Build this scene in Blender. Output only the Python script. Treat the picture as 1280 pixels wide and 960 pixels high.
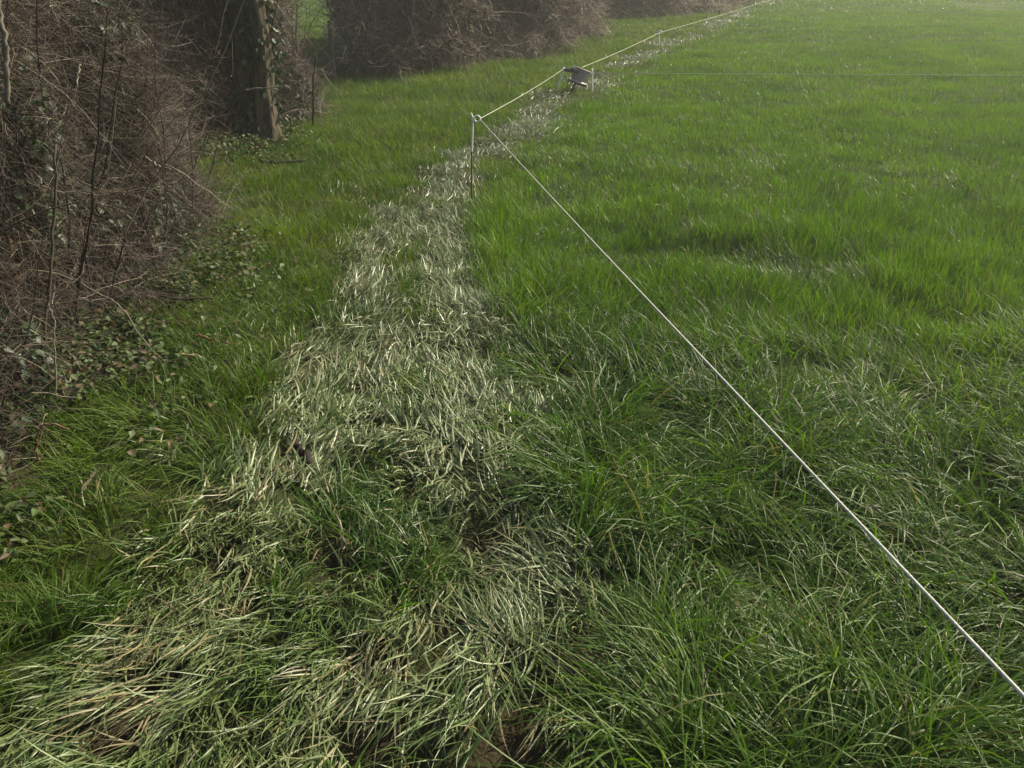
import bpy, math, random
import numpy as np

for o in list(bpy.data.objects):
    bpy.data.objects.remove(o)
S = bpy.context.scene
COL = S.collection
R = np.random.default_rng(7)
rad = math.radians

# ------------------------------------------------------------------ camera
CAM_H, PITCH, FPX = 2.0, rad(27.5), 1060.0          # focal length in pixels of a 1280 px wide picture
cam = bpy.data.cameras.new('camera')
cam.sensor_width = 36.0
cam.lens = 36.0 * FPX / 1280.0
cam.clip_start, cam.clip_end = 0.05, 2000
cam_o = bpy.data.objects.new('camera', cam)
COL.objects.link(cam_o)
cam_o.location = (0, 0, CAM_H)
cam_o.rotation_euler = (math.pi / 2 - PITCH, 0, 0)
S.camera = cam_o

# ------------------------------------------------------------------ light
SUN_EL, SUN_AZ = rad(36), rad(56)                    # azimuth measured from +Y (view direction) towards +X (right)
w = bpy.data.worlds.new('World'); S.world = w; w.use_nodes = True
nt = w.node_tree
sky = nt.nodes.new('ShaderNodeTexSky')
sky.sky_type = 'NISHITA'; sky.sun_disc = False
sky.sun_elevation, sky.sun_rotation = SUN_EL, SUN_AZ
sky.air_density, sky.dust_density, sky.ozone_density = 1.0, 3.0, 1.0
bg = nt.nodes['Background']; bg.inputs['Strength'].default_value = 0.10
nt.links.new(sky.outputs['Color'], bg.inputs['Color'])
sun = bpy.data.lights.new('sun', 'SUN'); sun.energy = 5.0; sun.angle = rad(1.0); sun.color = (1.0, 0.90, 0.70)
sun_o = bpy.data.objects.new('sun', sun); COL.objects.link(sun_o)
from mathutils import Vector
sd = Vector((math.sin(SUN_AZ) * math.cos(SUN_EL), math.cos(SUN_AZ) * math.cos(SUN_EL), math.sin(SUN_EL)))
sun_o.rotation_euler = sd.to_track_quat('Z', 'Y').to_euler()
sun_o.location = sd * 60
S.view_settings.view_transform = 'Standard'
S.view_settings.look = 'None'
S.view_settings.exposure = 0.56
S.view_settings.gamma = 1.0
S.render.engine = 'CYCLES'
cy = S.cycles
cy.max_bounces = 6; cy.diffuse_bounces = 3; cy.glossy_bounces = 2; cy.transmission_bounces = 3; cy.volume_bounces = 0
cy.transparent_max_bounces = 4
cy.sample_clamp_indirect = 4.0
cy.use_denoising = True
cy.caustics_reflective = False; cy.caustics_refractive = False

# ------------------------------------------------------------------ helpers
def ray(u, v):
    a, b = (u - 640.0) / FPX, (480.0 - v) / FPX
    c, s = math.cos(PITCH), math.sin(PITCH)
    return np.array([a, c + b * s, -s + b * c])

def G(u, v, z=0.0):                                   # point of the plane at height z seen at a place of the picture
    d = ray(u, v); t = (z - CAM_H) / d[2]
    return np.array([0, 0, CAM_H]) + d * t

def AT(u, v, y):                                      # point at distance y
    d = ray(u, v); t = y / d[1]
    return np.array([0, 0, CAM_H]) + d * t

def vnoise(x, y, scale, seed=0, octaves=1):
    x = np.asarray(x, float); y = np.asarray(y, float)
    out = np.zeros(np.broadcast(x, y).shape); amp = 1.0; tot = 0
    for k in range(octaves):
        rr = np.random.default_rng(seed * 31 + k + 1).random((256, 256))
        X = x / scale * 2 ** k + 1000.3; Y = y / scale * 2 ** k + 1000.7
        ix = np.floor(X).astype(int); iy = np.floor(Y).astype(int)
        fx = X - ix; fy = Y - iy
        fx = fx * fx * (3 - 2 * fx); fy = fy * fy * (3 - 2 * fy)
        a = rr[ix & 255, iy & 255]; b = rr[(ix + 1) & 255, iy & 255]
        c = rr[ix & 255, (iy + 1) & 255]; d = rr[(ix + 1) & 255, (iy + 1) & 255]
        out += amp * ((a * (1 - fx) + b * fx) * (1 - fy) + (c * (1 - fx) + d * fx) * fy)
        tot += amp; amp *= 0.5
    return out / tot

def sstep(a, b, x):
    t = np.clip((x - a) / (b - a), 0, 1)
    return t * t * (3 - 2 * t)

def seg_dist(x, y, pts):                              # distance to a polyline
    best = np.full(np.shape(x), 1e9)
    for (ax, ay), (bx, by) in zip(pts[:-1], pts[1:]):
        dx, dy = bx - ax, by - ay
        t = np.clip(((x - ax) * dx + (y - ay) * dy) / (dx * dx + dy * dy + 1e-12), 0, 1)
        best = np.minimum(best, np.hypot(x - ax - t * dx, y - ay - t * dy))
    return best

def px_line(pts):
    return [tuple(G(u, v)[:2]) for u, v in pts]

def interp_line(pts, y):                              # x of a line that runs away from the camera
    p = np.array(pts)
    o = np.argsort(p[:, 1])
    return np.interp(y, p[o, 1], p[o, 0])

def build(name, V, F, mat, parent=None, col=None, smooth=True):
    V = np.asarray(V, np.float32); F = np.asarray(F, np.int32)
    me = bpy.data.meshes.new(name)
    n, m, k = len(V), len(F), F.shape[1]
    me.vertices.add(n); me.vertices.foreach_set('co', V.ravel())
    me.loops.add(m * k); me.loops.foreach_set('vertex_index', F.ravel())
    me.polygons.add(m)
    me.polygons.foreach_set('loop_start', np.arange(0, m * k, k, dtype=np.int32))
    me.polygons.foreach_set('use_smooth', np.full(m, smooth, bool))
    if col is not None:
        at = me.color_attributes.new('tint', 'FLOAT_COLOR', 'POINT')
        c = np.ones((n, 4), np.float32); c[:, :3] = col
        at.data.foreach_set('color', c.ravel())
    me.update(calc_edges=True)
    me.materials.append(mat)
    o = bpy.data.objects.new(name, me); COL.objects.link(o)
    if parent: o.parent = parent
    return o

def tag(o, label=None, cat=None, group=None, kind=None):
    if label: o['label'] = label
    if cat: o['category'] = cat
    if group: o['group'] = group
    if kind: o['kind'] = kind
    return o

def empty(name, label, cat, group=None, loc=(0, 0, 0)):
    o = bpy.data.objects.new(name, None); COL.objects.link(o); o.empty_display_size = 0.1
    o.location = loc
    return tag(o, label, cat, group)

class Acc:                                            # collects vertex blocks
    def __init__(s): s.v, s.f, s.c, s.n = [], [], [], 0
    def add(s, V, F, C):
        s.v.append(V); s.f.append(F + s.n); s.c.append(C); s.n += len(V)
    def build(s, name, mat, parent=None, smooth=True):
        return build(name, np.concatenate(s.v), np.concatenate(s.f), mat, parent, np.concatenate(s.c), smooth)

# ------------------------------------------------------------------ materials
def mat_tint(name, rough=0.6, spec=0.5, translucent=0.0, noise=None, sheen=0.0):
    m = bpy.data.materials.new(name); m.use_nodes = True
    n = m.node_tree.nodes; l = m.node_tree.links
    p = n['Principled BSDF']
    a = n.new('ShaderNodeVertexColor'); a.layer_name = 'tint'
    src = a.outputs['Color']
    if noise:
        tc = n.new('ShaderNodeNewGeometry'); nz = n.new('ShaderNodeTexNoise')
        nz.inputs['Scale'].default_value = noise; nz.inputs['Detail'].default_value = 3
        l.new(tc.outputs['Position'], nz.inputs['Vector'])
        mr = n.new('ShaderNodeMapRange'); mr.inputs[3].default_value = 0.55; mr.inputs[4].default_value = 1.45
        l.new(nz.outputs['Fac'], mr.inputs[0])
        mx = n.new('ShaderNodeVectorMath'); mx.operation = 'SCALE'
        l.new(src, mx.inputs[0]); l.new(mr.outputs[0], mx.inputs['Scale'])
        src = mx.outputs[0]
    l.new(src, p.inputs['Base Color'])
    p.inputs['Roughness'].default_value = rough
    p.inputs['Specular IOR Level'].default_value = spec
    if translucent:
        t = n.new('ShaderNodeBsdfTranslucent'); mix = n.new('ShaderNodeMixShader')
        hs = n.new('ShaderNodeHueSaturation'); hs.inputs['Saturation'].default_value = 1.15; hs.inputs['Value'].default_value = 1.3
        l.new(src, hs.inputs['Color']); l.new(hs.outputs['Color'], t.inputs['Color'])
        mix.inputs['Fac'].default_value = translucent
        l.new(p.outputs[0], mix.inputs[1]); l.new(t.outputs[0], mix.inputs[2])
        l.new(mix.outputs[0], n['Material Output'].inputs['Surface'])
    return m

def mat_plain(name, c, rough=0.6, metal=0.0, spec=0.5, noise=0.0, nscale=20, bump=0.0, c2=None):
    m = bpy.data.materials.new(name); m.use_nodes = True
    n = m.node_tree.nodes; l = m.node_tree.links
    p = n['Principled BSDF']
    p.inputs['Roughness'].default_value = rough; p.inputs['Metallic'].default_value = metal
    p.inputs['Specular IOR Level'].default_value = spec
    tc = n.new('ShaderNodeTexCoord'); nz = n.new('ShaderNodeTexNoise')
    nz.inputs['Scale'].default_value = nscale; nz.inputs['Detail'].default_value = 5
    l.new(tc.outputs['Object'], nz.inputs['Vector'])
    rp = n.new('ShaderNodeValToRGB')
    c2 = c2 or tuple(x * (1 - noise) for x in c)
    rp.color_ramp.elements[0].color = (*c2, 1); rp.color_ramp.elements[0].position = 0.35
    rp.color_ramp.elements[1].color = (*c, 1); rp.color_ramp.elements[1].position = 0.65
    l.new(nz.outputs['Fac'], rp.inputs['Fac']); l.new(rp.outputs['Color'], p.inputs['Base Color'])
    if bump:
        b = n.new('ShaderNodeBump'); b.inputs['Strength'].default_value = bump; b.inputs['Distance'].default_value = 0.02
        l.new(nz.outputs['Fac'], b.inputs['Height']); l.new(b.outputs['Normal'], p.inputs['Normal'])
    return m

M_FIELD = mat_tint('field_grass_blade', 0.42, 0.40, 0.46)
M_TRAMP = mat_tint('flattened_grass_blade', 0.42, 0.65, 0.22)
M_VERGE = mat_tint('verge_grass_blade', 0.5, 0.25, 0.42)
M_TWIG = mat_tint('twig_bark', 0.55, 0.4)
M_LEAF = mat_tint('glossy_ivy_leaf', 0.48, 0.35, 0.12)
M_DEAD = mat_tint('dead_leaf', 0.7, 0.25, 0.12)
M_BARK = mat_tint('trunk_bark', 0.85, 0.2, noise=28)
M_TRUNK = mat_tint('furrowed_trunk_bark', 0.9, 0.15)
def furrow(m):
    n, l = m.node_tree.nodes, m.node_tree.links; p = n['Principled BSDF']
    g = n.new('ShaderNodeNewGeometry'); mp = n.new('ShaderNodeMapping'); mp.inputs['Scale'].default_value = (1, 1, .18)
    l.new(g.outputs['Position'], mp.inputs['Vector'])
    a = n.new('ShaderNodeTexNoise'); a.inputs['Scale'].default_value = 38; a.inputs['Detail'].default_value = 6; a.inputs['Roughness'].default_value = .65
    b = n.new('ShaderNodeTexNoise'); b.inputs['Scale'].default_value = 7; b.inputs['Detail'].default_value = 3
    l.new(mp.outputs[0], a.inputs['Vector']); l.new(g.outputs['Position'], b.inputs['Vector'])
    r = n.new('ShaderNodeValToRGB'); e = r.color_ramp.elements
    e[0].position, e[0].color = .38, (.055, .043, .028, 1); e[1].position, e[1].color = .62, (.17, .145, .10, 1)
    l.new(a.outputs['Fac'], r.inputs['Fac'])
    moss = n.new('ShaderNodeMix'); moss.data_type = 'RGBA'; moss.inputs[7].default_value = (.075, .085, .035, 1)
    mr = n.new('ShaderNodeMapRange'); mr.inputs[1].default_value = .5; mr.inputs[2].default_value = .68; mr.inputs[4].default_value = .75
    l.new(b.outputs['Fac'], mr.inputs[0]); l.new(mr.outputs[0], moss.inputs[0]); l.new(r.outputs['Color'], moss.inputs[6])
    l.new(moss.outputs[2], p.inputs['Base Color'])
    bp = n.new('ShaderNodeBump'); bp.inputs['Strength'].default_value = 1; bp.inputs['Distance'].default_value = .03
    l.new(a.outputs['Fac'], bp.inputs['Height']); l.new(bp.outputs['Normal'], p.inputs['Normal'])
furrow(M_TRUNK)
M_ROPE = mat_plain('white_polymer_rope', (0.55, 0.56, 0.46), 0.65, noise=0.4, nscale=160)
M_WHITE = mat_plain('white_insulating_plastic', (0.86, 0.86, 0.78), 0.4, noise=0.15, nscale=30)
M_STEEL = mat_plain('dull_steel', (0.10, 0.10, 0.09), 0.5, metal=0.6, noise=0.4, nscale=40)
M_PLAST = mat_plain('weathered_dark_plastic', (0.09, 0.07, 0.06), 0.45, noise=0.3, nscale=30)
M_SILVER = mat_plain('worn_pale_metal', (0.62, 0.61, 0.57), 0.35, metal=0.5, noise=0.3, nscale=30)
M_WOUND = mat_plain('wound_grey_line', (0.36, 0.33, 0.31), 0.7, noise=0.5, nscale=60, c2=(0.25, 0.20, 0.165))
M_WOOD = mat_plain('weathered_wood', (0.085, 0.07, 0.05), 0.85, noise=0.5, nscale=25, bump=0.6)

# ------------------------------------------------------------------ layout of the ground, in metres
RIGHT_LANE = px_line([(650, 720), (610, 640), (590, 560), (600, 480), (585, 400), (560, 330), (545, 270), (565, 215), (600, 185), (650, 155)])
LEFT_LANE = px_line([(60, 1010), (190, 880), (285, 720), (345, 610), (400, 520), (440, 430), (455, 340), (490, 270)])
FAR_LANE = px_line([(600, 190), (650, 155), (715, 118), (765, 85), (830, 58), (900, 30), (965, 2), (1040, -22)])
SPILL = px_line([(690, 700), (620, 760), (540, 830), (430, 900), (360, 980)])
PATH_EDGE_R = px_line([(745, 980), (735, 880), (745, 780), (735, 700), (700, 600), (670, 500), (645, 430), (605, 350), (590, 290), (625, 225), (680, 165), (760, 112), (850, 62), (985, 0), (1060, -22)])
PATH_EDGE_L = px_line([(-60, 1000), (60, 860), (190, 700), (290, 570), (350, 470), (395, 400), (428, 320), (462, 270), (520, 205), (585, 172), (650, 125), (720, 95), (800, 58), (900, 18), (950, -5), (1030, -26)])
HEDGE_EDGE = [(-2.3, 1.5), (-2.25, 3.0), (-2.2, 4.2), (-2.22, 5.2), (-2.25, 6.2), (-2.7, 7.4), (-2.75, 9.2), (-2.55, 10.2), (-3.4, 12.0), (-3.3, 14.0), (-1.3, 16.6), (1.3, 18.4), (2.6, 27.0), (5.5, 29.0), (8.5, 34.0)]
MUD = [(G(u, v)[0], G(u, v)[1], r) for u, v, r in [(700, 850, .12), (645, 925, .13), (735, 800, .07), (600, 672, .06), (470, 935, .12), (160, 900, .12), (190, 835, .10), (560, 770, .07), (420, 690, .08), (480, 820, .10), (310, 760, .06)]]

def gz(x, y):
    x = np.asarray(x, float); y = np.asarray(y, float)
    z = 0.10 * (vnoise(x, y, 3.0, 3) - 0.5) * sstep(4, 9, y) + 0.07 * (vnoise(x, y, 0.55, 4) - 0.5) + 0.03 * (vnoise(x, y, 0.2, 5) - 0.5)
    he = interp_line(HEDGE_EDGE, y)
    z = z + 0.22 * sstep(0.35, -0.9, x - he) * (y < 20)
    return z

def lanes(x, y):
    j = (vnoise(x, y, 0.5, 11, 2) - 0.5)
    a = sstep(0.30, 0.10, seg_dist(x, y, RIGHT_LANE) + 0.40 * j)
    b = sstep(0.30, 0.08, seg_dist(x, y, LEFT_LANE) + 0.60 * j)
    c = sstep(0.46, 0.06, seg_dist(x, y, FAR_LANE) + 1.3 * j)
    d = sstep(0.26, 0.12, seg_dist(x, y, SPILL) + 0.26 * j)
    return np.maximum.reduce([a, b, c, d])

def zones(x, y):
    """weights: trampled path, worn-mix between the lanes, verge, field"""
    xr = interp_line(PATH_EDGE_R, y) + 0.16 * (vnoise(x, y, 0.45, 21) - 0.5)
    xl = interp_line(PATH_EDGE_L, y) + 0.22 * (vnoise(x, y, 0.5, 22) - 0.5)
    fine = .22 * (vnoise(x, y, .13, 23) - .5)
    xr = xr + fine; xl = xl - 1.3 * fine
    field = x > xr
    verge = x < xl
    mid = ~field & ~verge
    return field, verge, mid

def hedge_out(x, y):                                  # metres to the right of the hedge foot (negative: under the hedge)
    return x - interp_line(HEDGE_EDGE, y)

def mudness(x, y):
    m = np.zeros(np.shape(x))
    j = (vnoise(x, y, 0.12, 33, 2) - 0.5) * 0.12
    for mx, my, r in MUD:
        m = np.maximum(m, sstep(r * 1.15, r * 0.6, np.hypot(x - mx, (y - my) * 0.9) + j))
    return m

# ------------------------------------------------------------------ ground sheet
def make_ground():
    a = np.concatenate([-np.geomspace(400, 9, 16), np.arange(-8.5, -4.0, .5), np.arange(-4, 5, .07), np.arange(5, 9, .5), np.geomspace(9, 400, 16)])
    b = np.concatenate([-np.geomspace(400, 1, 12), np.arange(-.5, 9, .07), np.arange(9, 20, .3), np.arange(20, 45, 1.0), np.geomspace(46, 500, 14)])
    X, Y = np.meshgrid(a, b)
    Z = gz(X, Y) - 0.01 - 0.05 * mudness(X, Y) * (Y < 8)
    V = np.stack([X.ravel(), Y.ravel(), Z.ravel()], 1)
    nx, ny = len(a), len(b)
    i = np.arange(nx - 1)[None, :] + np.arange(ny - 1)[:, None] * nx
    F = np.stack([i, i + 1, i + nx + 1, i + nx], -1).reshape(-1, 4)
    m = bpy.data.materials.new('damp_soil_and_grass'); m.use_nodes = True
    n = m.node_tree.nodes; l = m.node_tree.links; p = n['Principled BSDF']
    g = n.new('ShaderNodeNewGeometry')
    def noise(s, d=4):
        z = n.new('ShaderNodeTexNoise'); z.inputs['Scale'].default_value = s; z.inputs['Detail'].default_value = d
        l.new(g.outputs['Position'], z.inputs['Vector']); return z
    n1, n2, n3 = noise(9), noise(34, 9), noise(1.3)
    n2.inputs['Roughness'].default_value = .68
    r1 = n.new('ShaderNodeValToRGB'); e = r1.color_ramp.elements
    e[0].color = (.042, .031, .018, 1); e[0].position = .3; e[1].color = (.13, .098, .062, 1); e[1].position = .75
    l.new(n2.outputs['Fac'], r1.inputs['Fac'])
    r2 = n.new('ShaderNodeValToRGB'); e = r2.color_ramp.elements
    e[0].color = (.035, .075, .014, 1); e[0].position = .3; e[1].color = (.075, .13, .025, 1); e[1].position = .7
    l.new(n1.outputs['Fac'], r2.inputs['Fac'])
    sx = n.new('ShaderNodeSeparateXYZ'); l.new(g.outputs['Position'], sx.inputs[0])
    mr = n.new('ShaderNodeMapRange'); mr.inputs[1].default_value = 14; mr.inputs[2].default_value = 30
    l.new(sx.outputs['Y'], mr.inputs[0])
    va = n.new('ShaderNodeVertexColor'); va.layer_name = 'tint'
    mm = n.new('ShaderNodeMath'); mm.operation = 'MAXIMUM'
    l.new(mr.outputs[0], mm.inputs[0]); l.new(va.outputs['Color'], mm.inputs[1])
    mx = n.new('ShaderNodeMix'); mx.data_type = 'RGBA'
    l.new(mm.outputs[0], mx.inputs[0]); l.new(r1.outputs['Color'], mx.inputs[6]); l.new(r2.outputs['Color'], mx.inputs[7])
    l.new(mx.outputs[2], p.inputs['Base Color'])
    p.inputs['Roughness'].default_value = 0.9; p.inputs['Specular IOR Level'].default_value = 0.08
    bp = n.new('ShaderNodeBump'); bp.inputs['Strength'].default_value = 1.0; bp.inputs['Distance'].default_value = .05
    l.new(n2.outputs['Fac'], bp.inputs['Height']); l.new(bp.outputs['Normal'], p.inputs['Normal'])
    x_, y_ = X.ravel(), Y.ravel(); fi, ve, mi = zones(x_, y_)
    grassy = (fi * .8 + ve * .55 + mi * .42) * (1 - mudness(x_, y_) * (y_ < 8)) * sstep(-.2, .5, np.where(y_ < 12, hedge_out(x_, y_), 1.0))
    o = build('ground', V, F, m, None, np.repeat(grassy[:, None], 3, 1))
    tag(o, 'damp brown soil and turf under the grass of the field and path', kind='structure')
make_ground()

# ------------------------------------------------------------------ grass
def blades(base, az, th0, k, L, W, roll, nseg, cb, ct, twist=None, vfold=False, power=1.0):
    """curved ribbons: th0 = tilt from vertical at the root, k = further bend to the tip"""
    N = len(base)
    s = np.linspace(0, 1, nseg + 1)
    th = th0[:, None] + k[:, None] * s[None, :] ** power
    azs = az[:, None] + (0 if twist is None else twist[:, None] * s[None, :] ** 1.5)
    T = np.stack([np.sin(th) * np.cos(azs), np.sin(th) * np.sin(azs), np.cos(th)], -1)
    P = np.zeros((N, nseg + 1, 3)); P[:, 0] = base
    P[:, 1:] = base[:, None, :] + np.cumsum((T[:, :-1] + T[:, 1:]) * .5 * (L / nseg)[:, None, None], 1)
    ground = gz(P[:, :, 0], P[:, :, 1])
    P[:, :, 2] = np.maximum(P[:, :, 2], ground + 0.004 + 0.01 * R.random((N, 1)))
    side = np.stack([-np.sin(azs), np.cos(azs), np.zeros_like(azs)], -1)
    nrm = np.cross(T, side)
    rl = roll[:, None, None]
    side = side * np.cos(rl) + nrm * np.sin(rl)
    nrm = np.cross(T, side)
    prof = (0.75 + 0.25 * np.sin(s * math.pi)) * np.clip(1 - s ** 2.2, 0.03, 1)
    wv = W[:, None] * prof[None, :] * .5
    C = cb[:, None, :] * (1 - s[None, :, None]) + ct[:, None, :] * s[None, :, None]
    if vfold:
        rows = np.stack([P - side * wv[..., None], P + nrm * (wv * .35)[..., None], P + side * wv[..., None]], 2); r = 3
    else:
        rows = np.stack([P - side * wv[..., None], P + side * wv[..., None]], 2); r = 2
    V = rows.reshape(-1, 3)
    C = np.repeat(C[:, :, None, :], r, 2).reshape(-1, 3)
    i0 = (np.arange(N) * (nseg + 1) * r)[:, None, None] + (np.arange(nseg) * r)[None, :, None] + np.arange(r - 1)[None, None, :]
    F = np.stack([i0, i0 + 1, i0 + 1 + r, i0 + r], -1).reshape(-1, 4)
    return V, F, C

def scatter(y0, y1, rho, xlim=None):
    def half(y): return 0.66 * y * 1.02 + 0.9
    A = (half(y0) + half(y1)) * (y1 - y0)
    n = int(A * rho)
    y = np.sqrt(R.random(n) * (y1 ** 2 - y0 ** 2) + y0 ** 2) if y0 > 5 else y0 + (y1 - y0) * R.random(n)
    x = (R.random(n) * 2 - 1) * half(y1)
    k = np.abs(x) < half(y)
    return x[k], y[k]

def lerp(a, b, t): return np.asarray(a) * (1 - t[:, None]) + np.asarray(b) * t[:, None]

def tufts(x, y, nb, spread):
    i = np.repeat(np.arange(len(x)), nb)
    a = R.random(len(i)) * 2 * math.pi; r = spread * np.sqrt(R.random(len(i)))
    return i, x[i] + r * np.cos(a), y[i] + r * np.sin(a), a, r / spread

acc_field, acc_tramp, acc_verge = Acc(), Acc(), Acc()

RINGS = [  # y0, y1, tufts per m2, blades per tuft, segments, width, folded
    (0.75, 2.4, 280, 17, 6, .0066, True),
    (2.4, 4.2, 240, 15, 5, .0068, True),
    (4.2, 7.0, 300, 14, 4, .0050, False),
    (7.0, 12.0, 240, 14, 3, .0062, False),
    (12.0, 20.0, 140, 13, 2, .0088, False),
    (20.0, 30.0, 60, 13, 2, .015, False),
    (30.0, 54.0, 18, 12, 2, .032, False),
]
for (y0, y1, rho, nb, ns, wd, vf) in RINGS:
    dmid = .5 * (y0 + y1)
    sp = .045 + .006 * dmid
    # ---- field
    x, y = scatter(y0, y1, rho)
    loose = vnoise(x, y, .28, 40, 2)
    field, verge, mid = zones(x, y)
    ln = lanes(x, y)
    grown = mid & (ln < .35) & (y > 4.6 + 2 * (loose - .5))           # between the strips the sward has survived
    verge = verge | grown; mid = mid & ~grown; mud = mudness(x, y) * (y < 8)
    far_left = (x < interp_line(HEDGE_EDGE, y) - 1.5) & (y > 12)
    bare = vnoise(x, y, .35, 41, 2)
    keepf = ((field | (mid & (ln < .45) & (loose > .55)) | (mid & (loose > .76))) & (mud < .4) & (bare > .27 - .2 * sstep(4, 8, y))) | far_left
    fx, fy = x[keepf], y[keepf]
    i, bx, by, a, rr = tufts(fx, fy, nb, sp)
    n = len(i)
    # tussock height, lean and colour vary slowly over the field
    wild = sstep(5.0, 3.1, fy + 1.6 * (vnoise(fx, fy, 1.3, 42) - .5))              # long unruly grass near the gateway
    h = .115 + (.07 - .035 * sstep(4.5, 8, fy)) * (vnoise(fx, fy, .6, 43, 2) - .2) + .05 * (vnoise(fx, fy, .16, 143) - .5) + wild * (.10 + .09 * vnoise(fx, fy, .35, 44))
    edge = interp_line(PATH_EDGE_R, fy)
    inpath = mid[keepf]
    h = h * (1 - .35 * inpath)
    h = h + .07 * sstep(.5, .1, fx - edge) * (fy < 9) * ~inpath
    leanaz = 2 * math.pi * (vnoise(fx, fy, .7, 45) * 1.6 + vnoise(fx, fy, .25, 46) * .5)
    lean = (.20 + .75 * wild * vnoise(fx, fy, .4, 47)) * (.4 + R.random(len(fx)))
    hole = sstep(.60, .78, vnoise(fx, fy, .9, 48, 2)) * (1 - .6 * sstep(7, 16, fy))                                # hoof-trodden hollows
    h = h * (1 - .42 * sstep(4.6, 9, fy)) * (1 - .45 * hole * (1 - .7 * sstep(6, 14, fy))); lean = lean * (1 - .5 * sstep(5, 10, fy)) + .5 * hole * (1 - .75 * sstep(4.5, 8, fy))
    L = h[i] * (.65 + .6 * R.random(n)) * 1.25
    fan = .22 * rr
    lx = 3.2 * (vnoise(fx, fy, .45, 145, 2) - .5) + 2.2 * (vnoise(fx, fy, .14, 146) - .5)
    ly = 3.2 * (vnoise(fx, fy, .45, 147, 2) - .5) + 2.2 * (vnoise(fx, fy, .14, 148) - .5)
    vx = lean[i] * lx[i] + fan * np.cos(a) + R.normal(0, .22, n) * (1 - .4 * sstep(6, 14, fy))[i]
    vy = lean[i] * ly[i] + fan * np.sin(a) + R.normal(0, .22, n) * (1 - .4 * sstep(6, 14, fy))[i]
    az = np.arctan2(vy, vx); t0 = np.clip(np.hypot(vx, vy), 0, 1.35)
    k = np.abs(R.normal(.35, .3, n)) + wild[i] * np.abs(R.normal(1.35, .6, n))
    hue = vnoise(bx, by, 1.1, 49, 2) * .7 + .3 * R.random(len(fx))[i]; q = R.random(n)
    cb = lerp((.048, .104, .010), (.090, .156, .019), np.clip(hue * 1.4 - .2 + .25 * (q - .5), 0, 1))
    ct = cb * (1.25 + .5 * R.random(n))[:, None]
    bluish = (wild[i] * .7 * vnoise(bx, by, .5, 50))[:, None]
    cb = cb * (1 - bluish * .35) + np.array([.028, .085, .018]) * bluish * .35
    ct = ct * (1 - bluish * .45) + np.array([.075, .145, .040]) * bluish * .45
    dry = R.random(n) < (.03 + .05 * wild[i] + .05 * hole[i])
    ct[dry] = np.array([.22, .19, .07]) * (.7 + .6 * R.random((dry.sum(), 1)))
    cb[dry] = cb[dry] * .5 + np.array([.10, .09, .03]) * .5
    base = np.stack([bx, by, gz(bx, by) - .005], 1)
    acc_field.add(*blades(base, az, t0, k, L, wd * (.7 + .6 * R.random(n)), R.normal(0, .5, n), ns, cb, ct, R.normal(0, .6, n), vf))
    # ---- verge between path and hedge: shorter, finer, bright
    ho = hedge_out(x, y)
    kv = (verge & (ho > -.25) & (mud < .4) & ~far_left) | (far_left & (R.random(len(x)) < .2))
    kv &= ~((y < 6.5) & (ho < .75) & (vnoise(x, y, .4, 51, 2) < .18 + .34 * sstep(.8, 0, ho) * sstep(6.5, 5.0, y)))
    gx, gy = x[kv], y[kv]
    i, bx, by, a, rr = tufts(gx, gy, nb, sp)
    n = len(i)
    near = sstep(4.6, 3.2, gy)
    h = .075 + .06 * vnoise(gx, gy, .4, 52, 2) + near * (.01 + .10 * vnoise(gx, gy, .22, 53))
    leanaz = 2 * math.pi * (vnoise(gx, gy, .5, 54) * 1.6)
    lean = (.15 + .7 * near * vnoise(gx, gy, .3, 55)) * (.5 + R.random(len(gx)))
    L = h[i] * (.6 + .7 * R.random(n)) * 1.2
    vx = lean[i] * np.cos(leanaz[i]) + .35 * rr * np.cos(a) + R.normal(0, .22, n)
    vy = lean[i] * np.sin(leanaz[i]) + .35 * rr * np.sin(a) + R.normal(0, .22, n) - .12
    az = np.arctan2(vy, vx); t0 = np.clip(np.hypot(vx, vy), 0, 1.35)
    k = np.abs(R.normal(.5, .35, n)) + near[i] * np.abs(R.normal(.6, .4, n))
    hue = vnoise(bx, by, .6, 56, 2) * .75 + .25 * R.random(len(gx))[i]; q = R.random(n)
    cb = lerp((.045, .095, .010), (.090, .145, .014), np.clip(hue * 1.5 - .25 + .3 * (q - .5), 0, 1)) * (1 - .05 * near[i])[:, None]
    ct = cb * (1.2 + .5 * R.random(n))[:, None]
    dry = R.random(n) < .05 + .20 * sstep(.55, .75, vnoise(bx, by, .3, 57, 2))
    ct[dry] = np.array([.24, .19, .08]) * (.6 + .6 * R.random((dry.sum(), 1)))
    base = np.stack([bx, by, gz(bx, by) - .005], 1)
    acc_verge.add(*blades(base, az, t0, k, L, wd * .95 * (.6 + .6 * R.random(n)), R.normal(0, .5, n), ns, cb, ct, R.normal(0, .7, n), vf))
    # ---- path: flattened blades, with standing tufts left between the wheel-wide lanes
    near_path = np.abs(x - .5 * (interp_line(PATH_EDGE_R, y) + interp_line(PATH_EDGE_L, y))) < 1.25
    stray = near_path & ~far_left & (y < 8) & (vnoise(x, y, .22, 69, 2) > .50) & (R.random(len(x)) < .34)
    kp = (stray | (mid & ~(keepf & (R.random(len(x)) < .7))) | (ln > .5) & ~far_left) & (R.random(len(x)) > mud * .80) & (R.random(len(x)) > .35 * sstep(6.5, 9, y)) & (ho > 0)
    tx, ty = x[kp], y[kp]; tl = ln[kp]
    i, bx, by, a, rr = tufts(tx, ty, int(nb * 1.1), sp * 1.25)
    n = len(i)
    flat = np.clip(tl * (1 - .75 * sstep(.52, .66, vnoise(tx, ty, .33, 67, 2))) + .50 * sstep(.48, .66, vnoise(tx, ty, .30, 61, 2)) + R.normal(0, .12, len(tx)), 0, 1)
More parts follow.
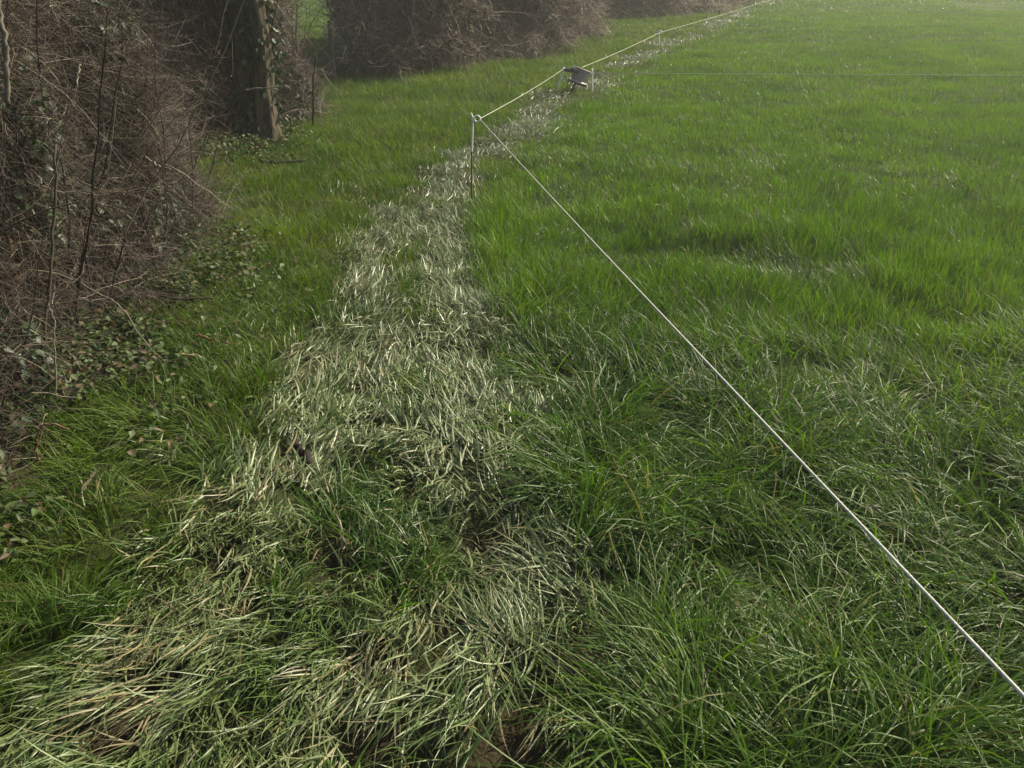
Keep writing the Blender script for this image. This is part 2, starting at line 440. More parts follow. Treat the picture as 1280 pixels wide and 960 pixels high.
    u = vnoise(tx, ty, .55, 62, 2) - .5
    # combed direction: mostly lodged away in the walking direction
    toward = .75 * vnoise(tx, ty, .4, 68, 2) + .25 * R.random(len(tx)) < .30 + .42 * sstep(4.2, 1.9, ty)           # some clumps are pushed back over towards the gateway
    rightlane = sstep(.5, .2, seg_dist(tx, ty, RIGHT_LANE))
    az0 = np.where(toward, -math.pi / 2 - .10 - .22 * sstep(3.4, 1.8, ty) * sstep(.3, -1.2, tx), 1.25 + .75 * rightlane)
    az0 = az0 + 1.2 * u + 1.0 * (vnoise(tx, ty, .16, 66) - .5)
    az = az0[i] + R.normal(0, .42, n)
    fl = flat[i]
    th = fl * (1.27 + .05 * toward[i] + R.normal(0, .17, n)) + (1 - fl) * np.abs(R.normal(.55, .30, n))
    k = fl * (.22 + R.normal(0, .25, n)) + (1 - fl) * np.abs(R.normal(1.0, .5, n))
    L = (.06 + .10 * R.random(n)) * (1 - .2 * sstep(3.5, 7, ty[i])) * (1 + .55 * sstep(3.0, 1.8, ty[i]))
    zb = gz(bx, by) + fl * .055 * R.random(n)
    hue = R.random(n); vv = vnoise(bx, by, .4, 63, 2)
    green = lerp((.048, .098, .014), (.095, .150, .030), np.clip(hue * .6 + vv * .5, 0, 1))
    grey = lerp((.125, .17, .062), (.33, .335, .18), np.clip(hue, 0, 1) ** 1.4)
    grey = grey * (1 - .32 * sstep(5, 9, by))[:, None]
    mixf = np.clip(fl * (.42 + .5 * vv) * (.72 + .28 * sstep(1.9, 3.0, by)), 0, 1)[:, None]
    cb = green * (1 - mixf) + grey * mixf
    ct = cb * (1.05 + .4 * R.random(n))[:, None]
    pd = .03 + .12 * sstep(.55, .75, vnoise(bx, by, .28, 64, 2))
    dry = R.random(n) < pd
    dry |= R.random(n) < .6 * mudness(bx, by) * (by < 8)
    straw = np.array([.25, .215, .105]) * (.5 + .7 * R.random((dry.sum(), 1)))
    cb[dry] = straw; ct[dry] = straw * 1.15
    base = np.stack([bx, by, zb], 1)
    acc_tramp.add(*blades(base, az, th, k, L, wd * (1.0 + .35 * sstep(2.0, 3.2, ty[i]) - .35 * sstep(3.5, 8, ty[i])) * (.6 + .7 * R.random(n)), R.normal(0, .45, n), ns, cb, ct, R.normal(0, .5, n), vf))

tag(acc_field.build('field_grass', M_FIELD), 'long green pasture grass filling the field right of the path', 'grass', kind='stuff')
tag(acc_verge.build('verge_grass', M_VERGE), 'short bright grass on the verge between hedge and path', 'grass', kind='stuff')
tag(acc_tramp.build('trampled_grass', M_TRAMP), 'flattened silvery grass combed along the trodden path', 'grass', kind='stuff')
print('grass verts', acc_field.n, acc_verge.n, acc_tramp.n)

# ------------------------------------------------------------------ twigs, stems, leaves
def sph(n):
    v = R.normal(0, 1, (n, 3)); return v / np.linalg.norm(v, axis=1, keepdims=True)

def tubes(P0, D0, L, r0, nseg, wander, pull, col, taper=.25, sides=3):
    """wandering tapered tubes; pull = vector added to the direction at every step"""
    N = len(P0); P = [P0]; D = D0 / np.linalg.norm(D0, axis=1, keepdims=True); Ds = [D]
    st = (L / nseg)[:, None]
    for _ in range(nseg):
        P.append(P[-1] + D * st)
        D = D + sph(N) * wander + pull
        D = D / np.linalg.norm(D, axis=1, keepdims=True); Ds.append(D)
    P = np.stack(P, 1); Dv = np.stack(Ds, 1)
    ref = np.where(np.abs(Dv[..., 2:3]) > .9, np.array([1., 0, 0]), np.array([0, 0, 1.]))
    a = np.cross(Dv, ref); a /= np.linalg.norm(a, axis=-1, keepdims=True) + 1e-9
    b = np.cross(Dv, a)
    s = np.linspace(1, taper, nseg + 1)
    rr = r0[:, None] * s[None, :]
    ang = np.arange(sides) * 2 * math.pi / sides
    ring = P[:, :, None, :] + rr[:, :, None, None] * (a[:, :, None, :] * np.cos(ang)[None, None, :, None] + b[:, :, None, :] * np.sin(ang)[None, None, :, None])
    V = ring.reshape(-1, 3)
    C = np.repeat(col, (nseg + 1) * sides, 0)
    i0 = (np.arange(N) * (nseg + 1) * sides)[:, None, None] + (np.arange(nseg) * sides)[None, :, None]
    q = np.arange(sides)[None, None, :]; q2 = (np.arange(sides) + 1)[None, None, :] % sides
    F = np.stack([i0 + q, i0 + q2, i0 + sides + q2, i0 + sides + q], -1).reshape(-1, 4)
    return V, F, C

def leaves(P, D, up, L, W, fold, col):
    """two-sided leaf of two quads folded along the midrib"""
    D = D / np.linalg.norm(D, axis=1, keepdims=True)
    s = np.cross(D, up); s /= np.linalg.norm(s, axis=1, keepdims=True) + 1e-9
    n = np.cross(s, D)
    L = L[:, None]; W = W[:, None]; fo = fold[:, None]
    p0 = P; p3 = P + D * L - n * L * .12
    m1, m2 = P + D * L * .25, P + D * L * .62
    l1 = m1 - s * W * .5 + n * W * fo; l2 = m2 - s * W * .38 + n * W * fo * .7
    r1 = m1 + s * W * .5 + n * W * fo; r2 = m2 + s * W * .38 + n * W * fo * .7
    V = np.stack([p0, l1, l2, p3, r2, r1], 1).reshape(-1, 3)
    i = (np.arange(len(P)) * 6)[:, None]
    F = np.concatenate([i + np.array([[0, 3, 2, 1]]), i + np.array([[0, 5, 4, 3]])], 0)
    return V, F, np.repeat(col, 6, 0)

def pick(colors, probs, n, jit=.35):
    c = np.array(colors)[R.choice(len(colors), n, p=probs)]
    return c * (1 - jit + 2 * jit * R.random((n, 1)))

BROWN = BARKS = [(.092, .073, .053), (.058, .047, .035), (.32, .275, .205), (.105, .070, .052)]

def resample(line, n, rng=None):
    p = np.array(line, float); d = np.r_[0, np.cumsum(np.hypot(*np.diff(p, axis=0).T))]
    t = R.random(n) * d[-1]
    x = np.interp(t, d, p[:, 0]); y = np.interp(t, d, p[:, 1])
    k = np.clip(np.searchsorted(d, t) - 1, 0, len(p) - 2)
    dr = (p[1:] - p[:-1])[k]; dr = dr / np.linalg.norm(dr, axis=1, keepdims=True)
    inn = np.stack([-dr[:, 1], dr[:, 0]], 1)                     # to the left of the line: into the hedge
    return x, y, inn, t

def in_hedge(line, n, depth, zmax, power, seed, bulge=.3, toe=.25, zpow=1.0):
    x, y, inn, t = resample(line, n)
    z = zmax * R.random(n) ** zpow
    z = z * np.clip(.2 + (t.max() - t) / 1.6 + .5 * (vnoise(t, t, .4, seed) - .5), .15, 1)
    o = depth * R.random(n) ** power
    face = bulge * (vnoise(t, z, .7, seed, 2) - .5) * 2 - toe * np.exp(-z / .25) + .10 * z
    o = o + face
    X, Y = x + inn[:, 0] * o, y + inn[:, 1] * o
    return np.stack([X, Y, z + gz(X, Y)], 1), -inn, o

def hedge(root, line, depth, zmax, n_stem, n_twig, n_fine, n_ivy, n_dead, rs, seed,  ivy_cut=.5, brown=(.40, .36, .11, .13), sc=1.0, toe=.25, bul=.35, cut=-9., tone=1.0):
    BROWN = [tuple(x * tone for x in c) for c in BARKS]
    def trim(P, *q):
        k = P[:, 0] > cut * P[:, 1] + .35 * (vnoise(P[:, 2], P[:, 1], .5, seed) - .5)
        return (P[k],) + tuple(a[k] for a in q)
    ac = Acc()
    P, out, _ = trim(*in_hedge(line, n_stem, depth, .05, 1.0, seed, .1, toe * .5)); n_stem = len(P)
    D = np.concatenate([out * R.normal(.05, .2, (n_stem, 1)), np.ones((n_stem, 1))], 1) + R.normal(0, .16, (n_stem, 3))
    ac.add(*tubes(P, D, zmax * (.5 + .7 * R.random(n_stem)), rs * (1.6 + 4.2 * R.random(n_stem) ** 2.5), 9, .20, np.array([0, 0, .03]), pick(BROWN, brown, n_stem)))
    if n_stem > 200:
        ac.build('stem', M_TWIG, root); ac = Acc()
    P, out, o = trim(*in_hedge(line, n_twig, depth, zmax, 1.6, seed, bul, toe, .9)); n_twig = len(P)
    D = np.concatenate([out * R.normal(.35, .6, (n_twig, 1)), R.normal(.25, .6, (n_twig, 1))], 1) + R.normal(0, .5, (n_twig, 3))
    tw = tubes(P, D, sc * (.14 + .55 * R.random(n_twig) ** 2), rs * (.7 + 1.3 * R.random(n_twig) ** 2), 6, .36, np.array([0, 0, -.03]), pick(BROWN, brown, n_twig))
    ac.add(*tw)
    nodes = tw[0].reshape(n_twig, 7, 3, 3).mean(2); nb_ = 3 * n_twig                # side shoots that grow from the twigs
    a_, b_ = R.integers(0, n_twig, nb_), R.integers(1, 6, nb_)
    dd = nodes[a_, b_ + 1] - nodes[a_, b_]; dd /= np.linalg.norm(dd, axis=1, keepdims=True) + 1e-9
    ac.add(*tubes(nodes[a_, b_], dd + sph(nb_) * .9, sc * (.04 + .16 * R.random(nb_)), rs * (.45 + .4 * R.random(nb_)), 3, .30, np.array([0, 0, .03]), pick(BROWN, brown, n_twig)[a_], taper=.5))
    P, out, o = trim(*in_hedge(line, n_fine, depth, zmax, 1.2, seed, bul, toe, .9)); n_fine = len(P)
    D = np.concatenate([out * R.normal(.2, .6, (n_fine, 1)), R.normal(.2, .6, (n_fine, 1))], 1) + R.normal(0, .7, (n_fine, 3))
    ac.add(*tubes(P, D, sc * (.08 + .25 * R.random(n_fine)), rs * (.45 + .5 * R.random(n_fine)), 3, .35, np.array([0, 0, .0]), pick(BROWN, brown, n_fine), taper=.5))
    ac.build('twig_mass', M_TWIG, root)
    if n_ivy:
        P, out, o = in_hedge(line, n_ivy, depth * .7, zmax, 1.5, seed, bul, toe, .9)
        t = vnoise(P[:, 1] + P[:, 0], P[:, 2], .55, seed + 5, 2)
        P = P[t > ivy_cut]; out = out[t > ivy_cut]; n = len(P)
        D = np.concatenate([out * .6, np.full((n, 1), -.45)], 1) + R.normal(0, .5, (n, 3))
        up = np.concatenate([out * .5, np.full((n, 1), .8)], 1) + R.normal(0, .35, (n, 3))
        c = pick([(.022, .045, .016), (.035, .062, .022), (.055, .085, .03)], (.45, .4, .15), n)
        V, F, C = leaves(P, D, up, sc * (.03 + .035 * R.random(n)), sc * (.025 + .03 * R.random(n)), R.normal(.12, .1, n), c)
        build('ivy_leaves', V, F, M_LEAF, root, C)
    if n_dead:
        P, out, o = trim(*in_hedge(line, n_dead, depth, zmax, .7, seed, bul, toe, 1.0))
        n = len(P)
        V, F, C = leaves(P, sph(n), sph(n), sc * (.03 + .05 * R.random(n)), sc * (.02 + .03 * R.random(n)), R.normal(.2, .2, n), pick([(.055, .041, .027), (.036, .028, .021), (.10, .064, .036)], (.5, .35, .15), n))
        build('dead_leaves', V, F, M_DEAD, root, C)

h1 = empty('hedge', 'big tangled leafless hedge at the left edge, pale twigs over dark ivy, nearest the camera', 'hedge', loc=(0, 0, 0))
hedge(h1, [(-2.5, 1.6), (-2.42, 3.0), (-2.35, 4.2), (-2.38, 5.2), (-2.42, 6.1), (-2.75, 6.5)], 1.5, 2.3, 340, 17000, 90000, 22000, 45000, .0019, 101, .56)
h2 = empty('hedge', 'dark ivy-choked thicket of brown stems growing around the tree trunk', 'hedge')
hedge(h2, [(-3.0, 6.6), (-3.25, 7.4), (-3.5, 8.6), (-3.45, 9.5), (-2.85, 9.9), (-2.55, 10.4), (-2.62, 11.2), (-3.5, 12.4)], 1.7, 2.2, 260, 16000, 70000, 34000, 26000, .0030, 102, .42, (.40, .30, .14, .16), 1.15, .2)
h3 = empty('bush', 'rounded purple-brown leafless bush beyond the gap with the wooden post', 'bush')
hedge(h3, [(-3.1, 15.8), (-2.75, 14.6), (-1.3, 16.6), (0, 17.6), (1.0, 18.2), (1.3, 19.6), (1.6, 23.5), (1.75, 28.0)], 2.2, 1.9, 360, 22000, 95000, 0, 54000, .0050, 103, .5, (.42, .24, .14, .20), 1.5, .55, .85, -.184, 1.6)
h4 = empty('bush', 'low rusty bank of dead bracken and twigs farthest away at the top of the photo', 'bush')
hedge(h4, [(1.7, 30.0), (2.8, 27.6), (4.2, 27.2), (5.4, 28.2), (6.6, 30.5), (8.6, 35.0)], 3.0, 1.5, 160, 8000, 30000, 0, 24000, .009, 104, .5, (.30, .08, .20, .42), 2.2, .6, .8, -9., 1.8)

# ------------------------------------------------------------------ tree
def limb(path, radii, sides=14, rough=.06, seed=1):
    path = np.array(path, float); n = 40
    t0 = np.linspace(0, 1, len(path)); t = np.linspace(0, 1, n)
    def sm(a):
        out = np.interp(t, t0, a)
        for _ in range(3): out[1:-1] = (out[:-2] + 2 * out[1:-1] + out[2:]) / 4
        return out
    P = np.stack([sm(path[:, k]) for k in range(3)], 1); r = sm(np.array(radii, float))
    D = np.gradient(P, axis=0); D /= np.linalg.norm(D, axis=1, keepdims=True)
    a = np.cross(D, np.array([0, 1., 0])); a /= np.linalg.norm(a, axis=1, keepdims=True); b = np.cross(D, a)
    ang = np.arange(sides) * 2 * math.pi / sides
    A, Tt = np.meshgrid(ang, t)
    ribs = 1 + rough * np.sin(A * 5 + 3 * Tt + seed) + rough * 1.6 * (vnoise(np.cos(A) * 2 + seed, np.sin(A) * 2 + Tt * 4, .5, seed, 2) - .5) * 2
    ring = P[:, None, :] + (r[:, None] * ribs)[:, :, None] * (a[:, None, :] * np.cos(A)[..., None] + b[:, None, :] * np.sin(A)[..., None])
    V = ring.reshape(-1, 3)
    i = (np.arange(n - 1) * sides)[:, None]; q = np.arange(sides)[None, :]; q2 = (q + 1) % sides
    F = np.stack([i + q, i + q2, i + sides + q2, i + sides + q], -1).reshape(-1, 4)
    return V, F, P, r

tb = G(333, 186)
TY = tb[1]
tree = empty('tree', 'twin-stemmed ivy-clad tree with pale olive bark standing in the hedge', 'tree')
p1 = [AT(u, v, TY) for u, v in [(336, 192), (334, 150), (330, 118), (331, 85), (325, 45), (319, 0)]]
p1 += [p1[-1] + np.array([-.06, .05, .5]), p1[-1] + np.array([.05, .1, 1.5]), p1[-1] + np.array([.3, .2, 3.0])]
a1 = Acc(); V, F, P, r = limb(p1, [.190, .112, .098, .094, .086, .08, .07, .05, .03], 36, .13, 3)
a1.add(V, F, np.repeat([[.13, .108, .068]], len(V), 0)); tr = a1.build('trunk', M_TRUNK, tree)
p2 = [AT(u, v, TY + .02) for u, v in [(318, 190), (307, 140), (301, 90), (299, 40), (298, 0)]]
p2 += [p2[-1] + np.array([-.15, .0, .6]), p2[-1] + np.array([-.5, .1, 1.7]), p2[-1] + np.array([-.8, .2, 2.8])]
a2 = Acc(); V, F, P2, r2 = limb(p2, [.10, .075, .072, .075, .075, .07, .06, .03], 32, .08, 5)
a2.add(V, F, np.repeat([[.13, .105, .066]], len(V), 0)); a2.build('trunk', M_TRUNK, tree)
n = 900
top = np.concatenate([P[28:], P2[28:]]); k = R.integers(0, len(top), n)
D = sph(n) * .9 + np.array([0, 0, .5])
ac = Acc(); ac.add(*tubes(top[k], D, .5 + 1.2 * R.random(n), .006 + .010 * R.random(n) ** 2, 6, .25, np.array([0, 0, .05]), pick(BROWN, (.4, .3, .2, .1), n)))
ac.build('crown', M_TWIG, tree)
n = 4200
k = R.integers(0, 40, n); which = R.random(n) < .3
PP = np.where(which[:, None], P[k], P2[k]); rr_ = np.where(which, r[k], r2[k])
an = R.random(n) * 2 * math.pi
off = np.stack([np.cos(an), np.sin(an), np.zeros(n)], 1)
# ivy leaves the front of the right-hand stem bare and wraps the rest
kk = ~((off[:, 1] < .35) & which & (k < 27) & (off[:, 0] > -.75) & (R.random(n) < .88)) & ~((off[:, 1] < .2) & ~which & (k > 8) & (k < 24) & (R.random(n) < .85))
PP, rr_, off = PP[kk], rr_[kk], off[kk]; n = len(PP)
Q = PP + off * (rr_ * 1.05 + .10 * R.random(n) ** 2)[:, None] + R.normal(0, .02, (n, 3))
V, F, C = leaves(Q, off * .4 + np.array([0, 0, -.8]) + R.normal(0, .4, (n, 3)), off + R.normal(0, .3, (n, 3)), .045 + .04 * R.random(n), .04 + .035 * R.random(n), R.normal(.1, .1, n), pick([(.022, .045, .016), (.035, .062, .022), (.055, .085, .03)], (.45, .4, .15), n))
build('ivy_leaves', V, F, M_LEAF, tree, C)

# ------------------------------------------------------------------ leafy ground cover at the hedge foot
n = 17000
x, y, inn, t = resample([(-2.3, 2.2), (-2.1, 3.4), (-2.0, 4.4), (-2.1, 5.4), (-2.35, 6.2)], n)
q_ = R.random(n) < .22
x2, y2, inn2, t2 = resample([(-2.95, 8.0), (-2.75, 9.0), (-2.55, 9.9)], n)
x = np.where(q_, x2, x); y = np.where(q_, y2, y); inn = np.where(q_[:, None], inn2, inn)
o = R.normal(.10, .26, n)
X, Y = x + inn[:, 0] * o, y + inn[:, 1] * o
k = vnoise(X, Y, .35, 71, 2) > .44
X, Y = X[k], Y[k]; n = len(X)
hh = .02 + .13 * R.random(n) ** 1.5
P = np.stack([X, Y, gz(X, Y) + hh], 1)
D = R.normal(0, 1, (n, 3)); D[:, 2] = R.normal(-.1, .35, n)
c = pick([(.055, .090, .025), (.075, .115, .030), (.11, .14, .065), (.14, .10, .055)], (.30, .30, .22, .18), n)
V, F, C = leaves(P, D, np.array([[0, -.2, 1.]]) + R.normal(0, .4, (n, 3)), .022 + .03 * R.random(n), .016 + .022 * R.random(n), R.normal(.15, .12, n), c)
tag(build('ground_ivy', V, F, mat_tint('small_herb_leaf', .55, .3, .25), None, C), 'low ivy, nettles and dead leaves covering the hedge foot', 'ground cover', kind='stuff')

# ------------------------------------------------------------------ single sticks and branches
def curve_tube(name, pts, r0, r1, mat, parent=None, sides=8, n=24, wob=0.0, seed=0, tint=(.1, .08, .06)):
    p = np.array(pts, float); t0 = np.linspace(0, 1, len(p)); t = np.linspace(0, 1, n)
    P = np.stack([np.interp(t, t0, p[:, k]) for k in range(3)], 1)
    for _ in range(2 if len(p) > 2 else 0): P[1:-1] = (P[:-2] + 2 * P[1:-1] + P[2:]) / 4
    rg = np.random.default_rng(seed + 900)
    P[1:-1] += rg.normal(0, wob, (n - 2, 3)) if wob else 0
    D = np.gradient(P, axis=0); D /= np.linalg.norm(D, axis=1, keepdims=True)
    ref = np.array([0, 0, 1.]) if abs(D[0, 2]) < .9 else np.array([1., 0, 0])
    a = np.cross(D, ref); a /= np.linalg.norm(a, axis=1, keepdims=True); b = np.cross(D, a)
    ang = np.arange(sides) * 2 * math.pi / sides
    r = np.linspace(r0, r1, n) * (1 + (rg.normal(0, .08, n) if wob else 0))
    ring = P[:, None, :] + r[:, None, None] * (a[:, None, :] * np.cos(ang)[None, :, None] + b[:, None, :] * np.sin(ang)[None, :, None])
    V = np.concatenate([ring.reshape(-1, 3), P[:1], P[-1:]])
    i = (np.arange(n - 1) * sides)[:, None]; q = np.arange(sides)[None, :]; q2 = (q + 1) % sides
    F = np.stack([i + q, i + q2, i + sides + q2, i + sides + q], -1).reshape(-1, 4)
    q = np.arange(sides); c0, c1 = n * sides, n * sides + 1
    cap0 = np.stack([q, np.full(sides, c0), np.full(sides, c0), (q + 1) % sides], 1)
    # end caps as quads made of two neighbouring triangles
    h = np.arange(0, sides, 2)
    capa = np.stack([h, np.full(len(h), c0), (h + 2) % sides, h + 1], 1)
    capb = np.stack([(n - 1) * sides + h, (n - 1) * sides + h + 1, (n - 1) * sides + (h + 2) % sides, np.full(len(h), c1)], 1)
    F = np.concatenate([F, capa, capb])
    return build(name, V, F, mat, parent, np.repeat([tint], len(V), 0))

def ground_pts(px, lift=.05):
    out = []
    for k, (u, v) in enumerate(px):
        p = G(u, v); out.append(np.array([p[0], p[1], gz(p[0], p[1]) + lift + .0 * k]))
    return out

STICKS = [
    ('stick', [(182, 459), (215, 459), (246, 460)], .010, .008, (.36, .25, .12), .10, 'straight pale tan stick lying across the ground ivy at the hedge foot'),
    ('stick', [(247, 431), (265, 438), (290, 445)], .007, .005, (.22, .12, .07), .08, 'short reddish curved twig lying just above the pale tan stick'),
    ('stick', [(108, 632), (117, 616), (124, 608)], .007, .006, (.15, .115, .08), .06, 'short stubby pale brown stick in the grass at bottom of the hedge'),
    ('branch', [(325, 209), (350, 211), (382, 209)], .022, .014, (.05, .038, .03), .06, 'dark fallen branch lying in the leaves at the foot of the tree'),
    ('branch', [(160, 380), (195, 372), (228, 355)], .014, .008, (.045, .03, .022), .22, 'dark crooked branch poking out of the hedge above the ground ivy'),
    ('branch', [(175, 392), (220, 394), (270, 391)], .009, .006, (.06, .05, .03), .12, 'thin straight dark branch lying low under the crooked dark branch'),
    ('log', [(369, 560), (378, 572), (390, 588)], .014, .022, (.026, .020, .016), .046, 'dark stub of wood half sunk in flattened silvery grass'),
    ('clod', [(493, 315), (502, 311), (512, 308)], .030, .018, (.035, .028, .022), .02, 'small dark lump of earth on the upper path between the lanes'),
    ('clod', [(366, 333), (369, 327), (371, 320)], .026, .018, (.04, .03, .022), .03, 'small dark earth lump standing on the verge beside the path edge'),
]
for k, (nm, px, r0, r1, tint, lift, lab) in enumerate(STICKS):
    o = curve_tube(nm, ground_pts(px, lift), r0, r1, M_BARK, None, 8, 16, .007 if nm == 'log' else .004, k, tint)
    tag(o, lab, {'log': 'log', 'clod': 'clod'}.get(nm, 'stick'))

def air(pts): return [AT(u, v, y) for u, v, y in pts]
BR = [
    (air([(10, 130, 3.6), (8, 80, 3.6), (2, 30, 3.62), (-4, -20, 3.65)]), .012, .009, (.16, .14, .11), 'thick pale grey branch rising at the far left edge of the photo'),
    (air([(50, 585, 3.05), (44, 555, 3.0), (50, 535, 2.95), (62, 528, 2.9), (85, 536, 2.85)]), .005, .003, (.26, .13, .09), 'reddish bramble cane hooked over at the bottom of the hedge'),
    (air([(72, 500, 3.4), (68, 440, 3.45), (66, 395, 3.5), (60, 380, 3.5)]), .005, .003, (.19, .165, .125), 'pale slender dead cane standing upright low in the hedge'),
    (air([(50, 500, 3.6), (56, 400, 3.7), (68, 300, 3.8), (70, 180, 3.9)]), .009, .006, (.085, .068, .05), 'long straight brown sapling stem at the front of the hedge'),
    (air([(88, 345, 4.2), (120, 365, 4.15), (150, 380, 4.1), (190, 440, 4.0)]), .005, .003, (.19, .165, .125), 'pale arching bramble cane drooping from the hedge to the ground ivy'),
    (air([(100, 80, 4.5), (97, 100, 4.45), (90, 135, 4.4)]), .006, .003, (.20, .175, .135), 'short pale dead twig hanging in the middle of the hedge'),
    (air([(182, 196, 5.4), (198, 208, 5.3), (212, 211, 5.25)]), .007, .004, (.24, .21, .165), 'bright bent twig end sticking out near the right side of the hedge'),
    (air([(306, 112, 9.0), (330, 110, 9.0), (352, 108, 9.0)]), .009, .006, (.22, .195, .16), 'pale horizontal twig crossing in front of the tree trunk'),
    (air([(391, 158, 10.1), (392, 130, 10.1), (391, 100, 10.1), (395, 70, 10.1)]), .013, .008, (.04, .03, .025), 'thin dark sapling standing free at the edge of the gap'),
]
for k, (pts, r0, r1, tint, lab) in enumerate(BR):
    o = curve_tube('cane' if r0 < .008 else 'branch', pts, r0, r1, M_BARK, None, 8, 20, .004, 40 + k, tint)
    tag(o, lab, 'branch')

# ------------------------------------------------------------------ wooden post in the gap
pb = AT(415, 80, 14.2); y_ = pb[1]
post = empty('fence_post', 'weathered brown wooden post in the gap beside the rounded bush', 'post')
top = AT(413, 26, y_)
curve_tube('post', [(pb[0], y_, -.2), (pb[0], y_, .4), (top[0], y_, top[2])], .048, .044, M_WOOD, post, 10, 12, .003, 77)
for dz in (.08, .35):
    curve_tube('wire', [(top[0] - 6, y_ + 1.2, top[2] - dz), (top[0], y_, top[2] - dz), (top[0] + .10, y_ + .03, top[2] - dz)], .003, .003, M_STEEL, post, 6, 12)

# ------------------------------------------------------------------ electric fence: stakes, reel, rope
def ring_mesh(center, rad_, thick, normal, mat, name, parent, turns=1.15, rise=.0):
    nrm = np.array(normal, float); nrm /= np.linalg.norm(nrm)
    a = np.cross(nrm, np.array([0, 0, 1.])); a /= np.linalg.norm(a); b = np.cross(nrm, a)
    t = np.linspace(0, 2 * math.pi * turns, 40)
    pts = np.array(center) + rad_ * (np.cos(t)[:, None] * a + np.sin(t)[:, None] * b) + nrm * rise * (t / t[-1])[:, None]
    return curve_tube(name, pts, thick, thick, mat, parent, 8, 60)

GRP = 'electric fence stakes along the path'
bend = G(589, 252); by_ = bend[1]
stake = empty('pigtail_stake', 'white-topped stake with a looped pigtail ring where the rope bends, dark below', 'fence stake', GRP)
pt = AT(591, 148, by_); pm = AT(589.6, 190, by_)
curve_tube('insulated_shaft', [pm, pt], .009, .009, M_WHITE, stake)
curve_tube('steel_shaft', [np.array([bend[0], by_, -.15]), pm + np.array([0, 0, .02])], .0055, .0055, M_STEEL, stake)
curve_tube('tip', [pt + np.array([.005, 0, -.01]), AT(588.6, 141.5, by_)], .009, .008, M_WHITE, stake)
RING = AT(596.5, 148.5, by_)
ring_mesh(RING, .026, .0075, (0.1, 1, .15), M_WHITE, 'pigtail_ring', stake)

sA = empty('fence_stake', 'white stake leaning left under the rope just left of the reel', 'fence stake', GRP)
rb = G(715, 117); ry = rb[1]
LT = AT(705, 85.5, ry)
curve_tube('shaft', [LT, AT(698, 107, ry), AT(696, 113, ry)], .014, .012, M_WHITE, sA)
ring_mesh(AT(704, 86.5, ry), .022, .010, (0.2, 1, .1), M_WHITE, 'insulator_ring', sA)
sB = empty('fence_stake', 'thin greenish stake crossing under the dark end of the reel', 'fence stake', GRP)
curve_tube('shaft', [AT(706.5, 88, ry + .05), AT(711.5, 115, ry + .05)], .010, .008, mat_plain('dull_green_plastic', (.28, .34, .20), .5, noise=.2), sB)
curve_tube('clip', [AT(704, 87, ry + .05), AT(709, 88.5, ry + .05)], .014, .012, M_WHITE, sB)
sC = empty('fence_stake', 'short white upright stake just right of the reel', 'fence stake', GRP)
curve_tube('shaft', [AT(740, 86, ry), AT(740.2, 115, ry)], .015, .014, M_WHITE, sC)
curve_tube('insulator', [AT(736.5, 92.5, ry), AT(740, 90.5, ry)], .020, .018, M_WHITE, sC)
sD = empty('fence_stake', 'small white stake farthest along the path, past the reel', 'fence stake', GRP)
fb = G(823.5, 58); fy_ = fb[1]
curve_tube('shaft', [AT(823.5, 39.5, fy_), AT(823.8, 60, fy_)], .015, .013, M_WHITE, sD)
ring_mesh(AT(825, 40.5, fy_), .035, .012, (0.1, 1, .1), M_WHITE, 'insulator_ring', sD)

reel = empty('fence_reel', 'brown and grey wire reel with a pale rim hanging between two white stakes', 'reel')
c0, c1 = AT(727.5, 86.5, ry), AT(721, 100.5, ry)            # centres of the upper and lower flange
axis = np.array([.32, .07, .94]); axis /= np.linalg.norm(axis)
c1 = c0 - axis * .19
def disc(name, c, R_, th, mat):
    return curve_tube(name, [c - axis * th / 2, c + axis * th / 2], R_, R_, mat, reel, 28, 4)
disc('upper_flange', c0, .140, .014, M_PLAST)
disc('lower_flange', c1 - axis * .012, .140, .034, M_PLAST)
def torus(name, c, R_, r_, mat):
    a = np.cross(axis, np.array([0, 1., 0])); a /= np.linalg.norm(a); b = np.cross(axis, a)
    t = np.linspace(0, 2 * math.pi, 49)
    return curve_tube(name, c + R_ * (np.cos(t)[:, None] * a + np.sin(t)[:, None] * b), r_, r_, mat, reel, 8, 96)
torus('pale_rim', c1 + axis * .008, .140, .011, M_SILVER)
torus('rim', c0, .140, .008, M_WOUND)
P_ = [c1 + axis * .01, c1 + axis * .06, c1 + axis * .12, c0 - axis * .01]
curve_tube('wound_line', P_, .112, .128, M_WOUND, reel, 24, 12)
curve_tube('frame_arm', [AT(705, 87, ry - .08), AT(713, 88, ry - .1), c0 + np.array([-.05, -.10, .0])], .020, .035, M_PLAST, reel, 10)
curve_tube('handle', [AT(714, 86, ry - .10), AT(723, 90, ry - .14)], .034, .03, M_PLAST, reel, 10)
curve_tube('leg', [c1, AT(718, 106, ry), AT(712.5, 118, ry)], .017, .015, M_STEEL, reel, 8)

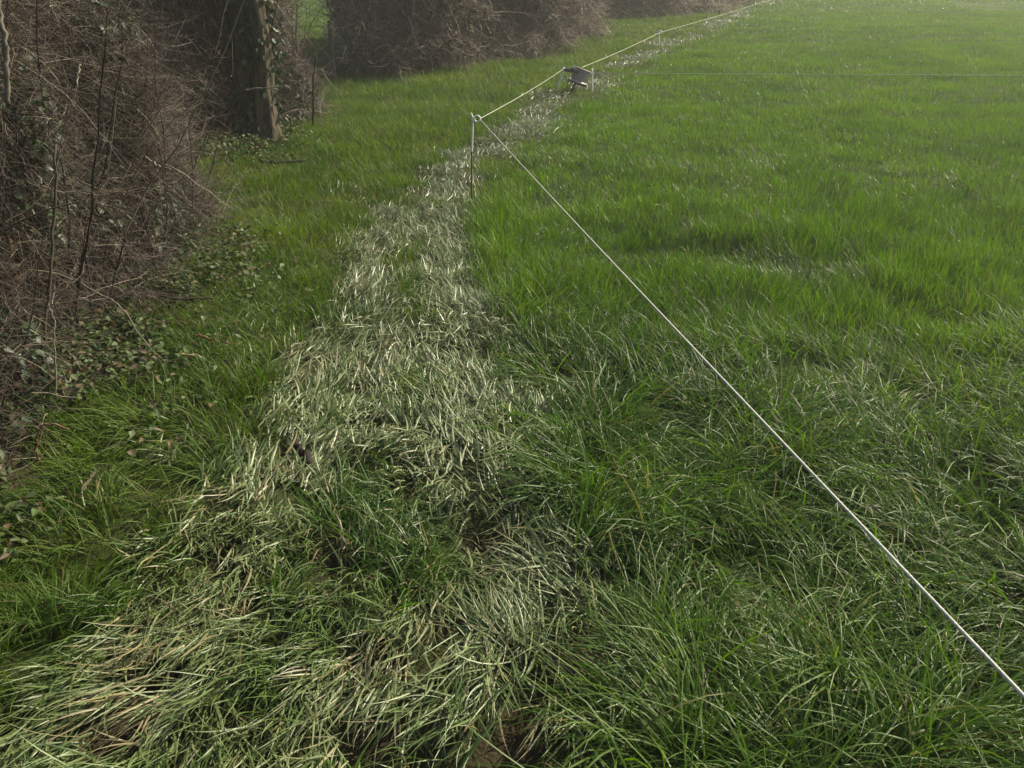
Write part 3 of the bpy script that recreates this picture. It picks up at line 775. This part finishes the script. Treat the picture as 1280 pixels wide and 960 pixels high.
def rope(name, pts, r, label, sag=0.0, n=90):
    p = np.array(pts, float)
    out = []
    for a, b in zip(p[:-1], p[1:]):
        t = np.linspace(0, 1, n)[:, None]
        q = a * (1 - t) + b * t
        q[:, 2:3] -= 4 * sag * t * (1 - t)
        out.append(q)
    o = curve_tube(name, np.concatenate(out), r, r, M_ROPE, None, 8, n * len(out))
    return tag(o, label, 'rope', 'electric fence ropes')

near = np.array([0, 0, CAM_H]) + ray(1280, 862) * 1.30
d_ = near - RING
ropeR = RING + np.array([.022, -.01, 0])
rope('fence_rope', [ropeR, near + d_ * .35], .0033, 'thick white rope running from the looped stake down to the bottom right', .020, 160)
rope('fence_rope', [RING + np.array([.02, .0, .0]), LT + np.array([0, 0, .0])], .0029, 'white rope between the looped stake and the reel', .02)
far_end = AT(972, -3, 36.0)
rope('fence_rope', [AT(726.5, 84.6, ry + .02), AT(825, 40.5, fy_), far_end, far_end + (far_end - AT(825, 40.5, fy_)) * .4], .0038, 'pale rope from the reel past the farthest stake to the top of the photo', .02, 60)
tl = AT(740, 91.5, ry)
rr0 = np.array([0, 0, CAM_H]) + ray(1280, 94) * ((.62 - CAM_H) / ray(1280, 94)[2])
rope('fence_line', [tl, rr0 + (rr0 - tl) * .8], .0035, 'very thin pale line stretched level across the green field from the reel', .0)

# ------------------------------------------------------------------ damp air
def haze(density):
    x0, x1, y0, y1, z0, z1 = -420, 420, -420, 520, -1.6, 8.0
    V = [(x, y, z) for x in (x0, x1) for y in (y0, y1) for z in (z0, z1)]
    F = [(0, 1, 3, 2), (4, 6, 7, 5), (0, 4, 5, 1), (2, 3, 7, 6), (0, 2, 6, 4), (1, 5, 7, 3)]
    m = bpy.data.materials.new('damp_air'); m.use_nodes = True
    n = m.node_tree.nodes; l = m.node_tree.links
    n.remove(n['Principled BSDF'])
    v = n.new('ShaderNodeVolumePrincipled'); v.inputs['Color'].default_value = (.92, .93, .84, 1)
    v.inputs['Density'].default_value = density; v.inputs['Anisotropy'].default_value = .45
    l.new(v.outputs[0], n['Material Output'].inputs['Volume'])
    o = build('haze', V, F, m, smooth=False)
    tag(o, 'thin pale damp haze over the field', 'haze', kind='stuff')
haze(.0034)
